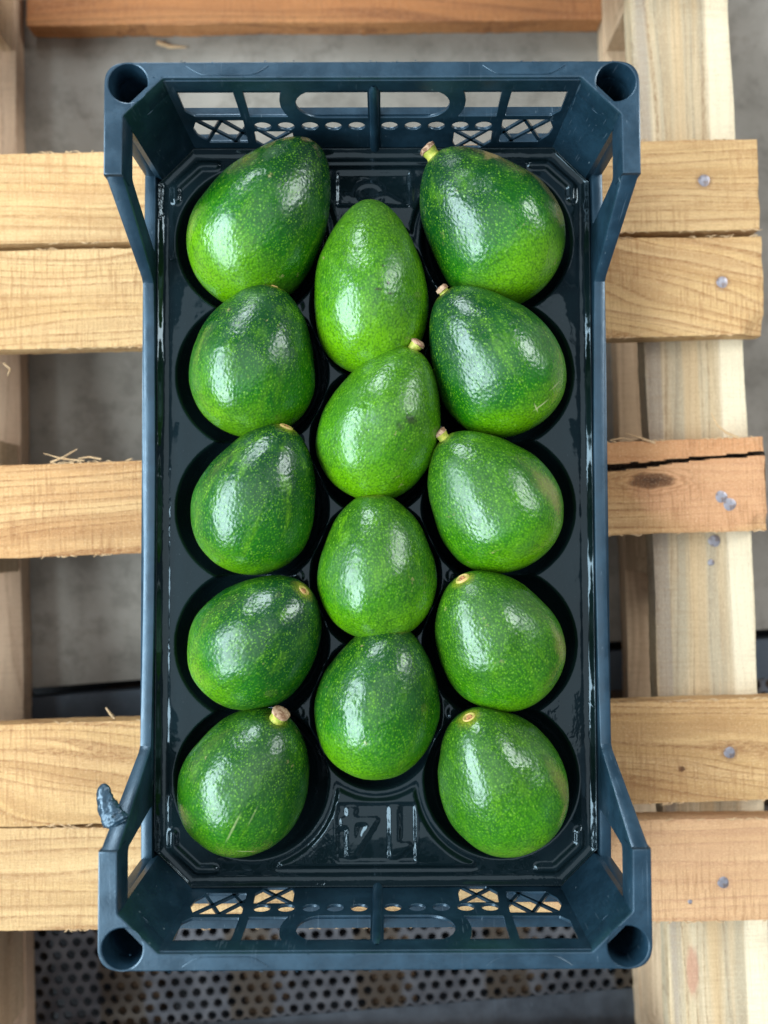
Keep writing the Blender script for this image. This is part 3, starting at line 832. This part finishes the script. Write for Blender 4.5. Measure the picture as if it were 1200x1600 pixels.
# ------------------------------------------------------------------ avocados
def skin_mat(name, seed, bright, spots=(), streak=0.4, tip=.045, halo=.5):
    T = NT(name); co = T.n('ShaderNodeTexCoord').outputs['Object']
    sep = T.n('ShaderNodeSeparateXYZ'); T.l(co, sep.inputs[0])
    o = T.mapping(co, loc=(seed, seed*.7, seed*1.3))
    lw = T.noise(o, 22, 3, .55)
    axis = T.math('ADD', sep.outputs[1], T.math('MULTIPLY', T.math('SUBTRACT', lw, .5), .05))
    g = T.rng(axis, -.038, .042, 1, 0, 'LINEAR')
    base = T.ramp(g, [(0, (.0015, .031, .007)), (.35, (.0025, .056, .0035)), (.7, (.012, .128, .001)), (1, (.105, .31, .0005))]).outputs[0]
    base = T.mix(bright, base, (.11, .33, .001))
    # lengthwise streaks
    st = T.noise(T.mapping(o, scale=(1, .16, 1)), 130, 3, .6)
    base = T.mix(T.rng(st, .5, .75, 0, streak), base, (.10, .28, .004))
    dk = T.noise(T.mapping(o, scale=(1, .5, 1), loc=(5, 5, 5)), 40, 3, .6)
    base = T.mix(T.rng(dk, .5, .75, 0, .45), base, (.010, .070, .012))
    # fine dots (lenticels)
    wv = T.n('ShaderNodeVectorMath', operation='MULTIPLY_ADD'); nz = T.n('ShaderNodeTexNoise'); nz.inputs['Scale'].default_value = 300; T.l(o, nz.inputs[0])
    T.l(nz.outputs[1], wv.inputs[0]); wv.inputs[1].default_value = (.0012,)*3; T.l(T.mapping(o, scale=(1, .8, 1)), wv.inputs[2])
    vo = T.n('ShaderNodeTexVoronoi'); vo.inputs['Scale'].default_value = 820; T.l(wv.outputs[0], vo.inputs['Vector'])
    vo2 = T.n('ShaderNodeTexVoronoi'); vo2.inputs['Scale'].default_value = 350; T.l(wv.outputs[0], vo2.inputs['Vector'])
    den = T.noise(o, 70, 2, .5)
    dot = T.math('MULTIPLY', T.rng(vo.outputs['Distance'], .10, .42, 1, 0), T.rng(den, .3, .6, .30, .95))
    big = T.math('MULTIPLY', T.rng(vo2.outputs['Distance'], .10, .30, 1, 0), T.rng(T.noise(T.mapping(o, loc=(7, 7, 7)), 180, 2, .6), .35, .6, .25, 1))
    sel = T.rng(T.n('ShaderNodeSeparateColor').outputs[0], 0, 1) if False else None
    c = T.mix(T.math('MULTIPLY', dot, .55), base, (.15, .40, .006))
    c = T.mix(T.math('MULTIPLY', big, .42), c, (.24, .52, .05))
    hd = spot(T, co, (0, tip, 0), (.0085, .006, .0085), seed=seed, warp=.4)
    c = T.mix(T.rng(hd, .3, 1.2, halo, 0), c, (.36, .36, .035))
    gap = T.rng(vo.outputs['Distance'], .42, .85, 0, .5)
    c = T.mix(gap, c, (.004, .045, .004))
    rgh = T.math('ADD', T.rng(T.noise(o, 120, 3, .6), .3, .7, .22, .32), T.rng(T.noise(T.mapping(o, loc=(2, 3, 4)), 28, 3, .6), .45, .7, 0, .16))
    dull = T.rng(T.noise(T.mapping(o, loc=(6, 3, 4)), 34, 3, .6), .52, .72, 0, .30)
    c = T.mix(dull, c, (.03, .125, .022))
    ck = T.noise(T.mapping(o, loc=(1, 8, 2)), 85, 4, .7); cks = T.rng(T.noise(T.mapping(o, loc=(4, 8, 2)), 20, 2, .5), .5, .62)
    c = T.mix(T.math('MULTIPLY', T.rng(ck, .64, .70, 0, .55), cks), c, (.30, .27, .12))
    for i, (cx, cy, cz, rx, ry, rz, colr, amt, soft) in enumerate(spots):
        d = spot(T, co, (cx, cy, cz), (rx, ry, rz), seed=seed+i, warp=.45)
        c = T.mix(T.rng(d, 1-soft, 1+soft*.4, amt, 0), c, colr)
    T.l(c, T.b.inputs['Base Color']); T.l(rgh, T.b.inputs['Roughness'])
    T.b.inputs['IOR'].default_value = 1.5; T.b.inputs['Specular IOR Level'].default_value = .58
    T.b.inputs['Specular Tint'].default_value = (.80, .96, 1, 1)
    T.b.inputs['Coat Weight'].default_value = .14; T.b.inputs['Coat Roughness'].default_value = .15
    peb = T.n('ShaderNodeTexVoronoi', feature='SMOOTH_F1'); peb.inputs['Scale'].default_value = 560; T.l(wv.outputs[0], peb.inputs['Vector'])
    n1 = T.bump(peb.outputs['Distance'], .30, .0008)
    n2 = T.bump(T.noise(o, 230, 2, .5), .14, .0010, n1)
    n3 = T.bump(T.noise(T.mapping(o, scale=(1, .3, 1)), 60, 2, .5), .14, .0020, n2)
    T.l(n3, T.b.inputs['Normal']); T.l(n3, T.b.inputs['Coat Normal'])
    T.b.inputs['Subsurface Weight'].default_value = 0.0
    return T.m

def flat_mat(name, c0, c1, rough=.6, sc=400):
    T = NT(name); co = T.n('ShaderNodeTexCoord').outputs['Object']
    a = T.noise(co, sc, 3, .6); T.l(T.mix(T.rng(a, .35, .65), c0, c1), T.b.inputs['Base Color'])
    T.b.inputs['Roughness'].default_value = rough; T.l(T.bump(a, .5, .0006), T.b.inputs['Normal']); return T.m
M_stem = flat_mat('stem_green', (.26, .34, .04), (.46, .46, .08), .5)
M_tip = flat_mat('stem_cork', (.20, .10, .055), (.48, .33, .22), .8)
M_scar = flat_mat('stem_scar', (.36, .34, .07), (.50, .33, .12), .6, 250)
M_scar_d = flat_mat('stem_scar_brown', (.24, .10, .04), (.50, .24, .10), .8, 500)

def radius(t, L, W, k, m):
    """profile radius at axis position t in [-1 (blossom), 1 (stem)]"""
    r = math.sqrt(max(0, 1-abs(t)**2.08))
    return W/2*r*(1-k*t-m*t*t+m*.15)
def avocado(i, x, y, L, W, ang, tilt, z, label, stem, k=.24, m=.03, bright=0.0, spots=(), streak=.4, lump=1.0, roll=0.0, pinch=0.0):
    nu, nv = 96, 64; V = []; F = []
    pk = max(radius(-1+2*j/200, 1, 1, k, m) for j in range(200)); Wn = W/(2*pk)
    sd = i*3.7
    for a in range(nv+1):
        t = -math.cos(math.pi*a/nv)
        r = radius(t, L, Wn, k, m)
        yy = t*L/2
        for b in range(nu):
            ph = 2*math.pi*b/nu
            d = Vector((math.cos(ph)*r, yy, math.sin(ph)*r))
            n = d.normalized() if d.length > 0 else Vector((0, 1, 0))
            lp = noise.noise(n*1.1+Vector((sd, 0, 0)))*2.0*lump + noise.noise(n*2.6+Vector((0, sd, 0)))*.7*lump + noise.noise(n*6+Vector((0, 0, sd)))*.18
            ridge = pinch*math.cos(ph*2+sd)*max(0, t)*1.5
            # small dimple round the stem
            dim = -1.6*math.exp(-((1-t)/.006)) if r < 7 else 0
            s = 1+(lp+ridge)/max(W/2, 1)
            V.append((d.x*s, d.y*(1+lp/L)+dim, d.z*s))
    for a in range(nv):
        for b in range(nu):
            b2 = (b+1) % nu
            F.append((a*nu+b, a*nu+b2, (a+1)*nu+b2, (a+1)*nu+b))
    root = empty('avocado', label, 'avocado', (x*MM, y*MM, z*MM), 'avocados in the tray')
    R = Matrix.Rotation(-math.radians(ang), 4, 'Z') @ Matrix.Rotation(math.radians(tilt), 4, 'X') @ Matrix.Rotation(roll, 4, 'Y')
    root.rotation_euler = R.to_euler()
    new_obj('fruit', V, F, skin_mat('avocado_skin', sd, bright, spots, streak, L/2*MM, .55 if stem[0] == 'scar' else .3), root, smooth=180)
    tip = L/2*(1+0)-.6
    if stem[0] == 'nub':
        ln, r0, bend = stem[1]*1.1, stem[2]*1.22, stem[3]
        P = [(0, tip-3, 0), (bend*.1, tip+ln*.25, 0), (bend*.5, tip+ln*.6, .2), (bend, tip+ln, .5)]
        vv, ff = tube(P, [r0*1.15, r0*.95, r0*1.05, r0*1.12], 14); st = new_obj('stem', vv, ff, M_stem, root, smooth=50)
        e = Vector(P[-1])
        vv, ff = tube([tuple(e-Vector((bend*.15, .8, 0))), tuple(e+Vector((bend*.1, 1.0, 0))), tuple(e+Vector((bend*.2, 2.1, 0)))], [r0*1.2, r0*1.22, r0*.75], 12)
        for q in vv: q += np.array([noise.noise(Vector(q)*.9)*.7, noise.noise(Vector(q)*1.3+Vector((4, 1, 2)))*.8, 0])
        new_obj('stem_tip', vv, ff, M_tip, st, smooth=40)
    else:
        r0 = stem[1]*.95; vv = []; ff = []; n = 18
        prof = [(1.15, -1.6), (1.0, -.1), (.85, .25), (.62, -.5), (.35, -.7), (.02, -.7)]
        for (pr, pz) in prof:
            for q in range(n):
                t = 2*math.pi*q/n; rr = r0*pr*(1+.12*noise.noise(Vector((math.cos(t), math.sin(t), sd))))
                vv.append((rr*math.cos(t), tip+pz+stem[2], rr*math.sin(t)*.85))
        for a in range(len(prof)-1):
            for q in range(n):
                ff.append((a*n+q, a*n+(q+1) % n, (a+1)*n+(q+1) % n, (a+1)*n+q))
        st = new_obj('stem_scar', vv, ff, M_scar, root, smooth=50)
        vv, ff = tube([(0, tip-1.2+stem[2], 0), (0.3, tip+.1+stem[2], .2)], [r0*.55, r0*.4], 9)
        for q in vv: q += np.array([noise.noise(Vector(q)*1.2)*.5, noise.noise(Vector(q)*1.7)*.5, 0])
        new_obj('scar_centre', vv, ff, M_scar_d, st)
    return root
DK = (.018, .022, .010); SC = (.42, .30, .13); CREAM = (.62, .62, .36)
AV = [
 (-69.0, 185.0, 115, 80.0, 36, 10, -62, 'large avocado in the far left corner leaning to the right, no stem visible', ('scar', 2.6, -.6), dict(k=.24, streak=.3)),
 (-2.3, 141.5, 110, 73.0, 0, 6, -62, 'slender bright green avocado with small black specks, farthest of the middle row', ('scar', 2.8, .2), dict(k=.21, bright=.38,
     spots=[(.011, -.004, .034, .0012, .0012, .004, DK, .95, .5), (.005, -.008, .035, .003, .0011, .004, DK, .8, .5), (.008, .006, .034, .0007, .001, .004, DK, .8, .5), (.012, -.010, .034, .0022, .0008, .004, DK, .7, .5)])),
 (72.4, 182.5, 108, 82.5, -42, 12, -62, 'avocado in the far right corner with a yellow stem and a brown rub mark', ('nub', 5.0, 3.6, 0), dict(k=.25, pinch=.8,
     spots=[(.026, .030, .018, .012, .005, .016, SC, .65, .6), (.034, -.012, .020, .006, .022, .012, SC, .4, .6)])),
 (-75.2, 95.0, 96, 79.5, 17, 14, -61, 'dull dark green avocado, second from the far end of the left row', ('scar', 2.6, .4), dict(k=.20)),
 (5.2, 55.0, 100, 75.5, 23, 14, -61, 'bright green avocado with a stubby stem and a dark blotch, second in the middle row', ('nub', 4.2, 3.1, 1.5), dict(k=.20, bright=.38,
     spots=[(.016, .012, .031, .005, .003, .006, DK, .75, .7), (.012, .006, .033, .003, .003, .006, DK, .5, .7)])),
 (73.8, 96.0, 103, 81.0, -38, 14, -61, 'dark green avocado with pale star-shaped scratches, second from the far end of the right row', ('nub', 1.8, 2.6, 0), dict(k=.26, pinch=.6,
     spots=[(.001, -.036, .024, .007, .0007, .02, CREAM, .5, .5), (-.003, -.035, .024, .0007, .004, .02, CREAM, .5, .5), (.014, -.032, .022, .006, .0006, .02, CREAM, .35, .5)])),
 (-72.9, 8.6, 99, 76.0, 24, 17, -61, 'avocado with a jagged brown stem scar at the middle of the left row', ('scar', 4.2, .5), dict(k=.23, streak=.7)),
 (1.2, -34.4, 92, 75.5, -3, 12, -61, 'bright avocado with faint lengthwise ribs, third in the middle row', ('scar', 2.0, .2), dict(k=.18, bright=.25, streak=.6, pinch=.5)),
 (71.8, 7.5, 97, 79.5, -38, 13, -61, 'avocado with a short pale green stem at the middle of the right row', ('nub', 4.0, 2.9, 0), dict(k=.24, bright=.2,
     spots=[(.028, -.012, .026, .008, .016, .012, SC, .3, .7)])),
 (-73.0, -79.6, 95, 77.5, 44, 22, -61, 'avocado turned well to the right with a yellow scar, fourth in the left row', ('scar', 4.0, .2), dict(k=.19)),
 (2.2, -117.0, 98, 77.5, 12, 14, -61, 'nearest avocado of the middle row, beside the embossed number', ('scar', 3.6, .2), dict(k=.21, bright=.05)),
 (74.8, -78.4, 96, 77.0, -31, 24, -61, 'avocado with a yellow oval stem scar, fourth in the right row', ('scar', 4.4, .2), dict(k=.22, bright=.22,
     spots=[(.030, -.016, .022, .007, .016, .012, SC, .3, .7)])),
 (-79.2, -165.0, 96, 79.0, 27, 20, -60, 'scratched avocado with a stout yellow and brown stem, nearest in the left row', ('nub', 4.6, 3.9, .6), dict(k=.19, bright=.08,
     spots=[(.006, -.005, .038, .0008, .011, .01, CREAM, .24, .6), (.013, .006, .036, .0005, .007, .01, CREAM, .14, .6), (.019, -.022, .030, .006, .0007, .01, CREAM, .35, .5)])),
 (76.5, -164.2, 98, 78.5, -27, 22, -60, 'bright avocado with an orange stem scar in the near right corner', ('scar', 4.2, .2), dict(k=.22, bright=.22,
     spots=[(.030, -.010, .024, .006, .02, .012, SC, .3, .7)])),
]
for i, (x, y, L, W, ang, tilt, z, lab, stem, kw) in enumerate(AV):
    avocado(i+1, x, y, L, W, ang, tilt, z, lab, stem, **kw)
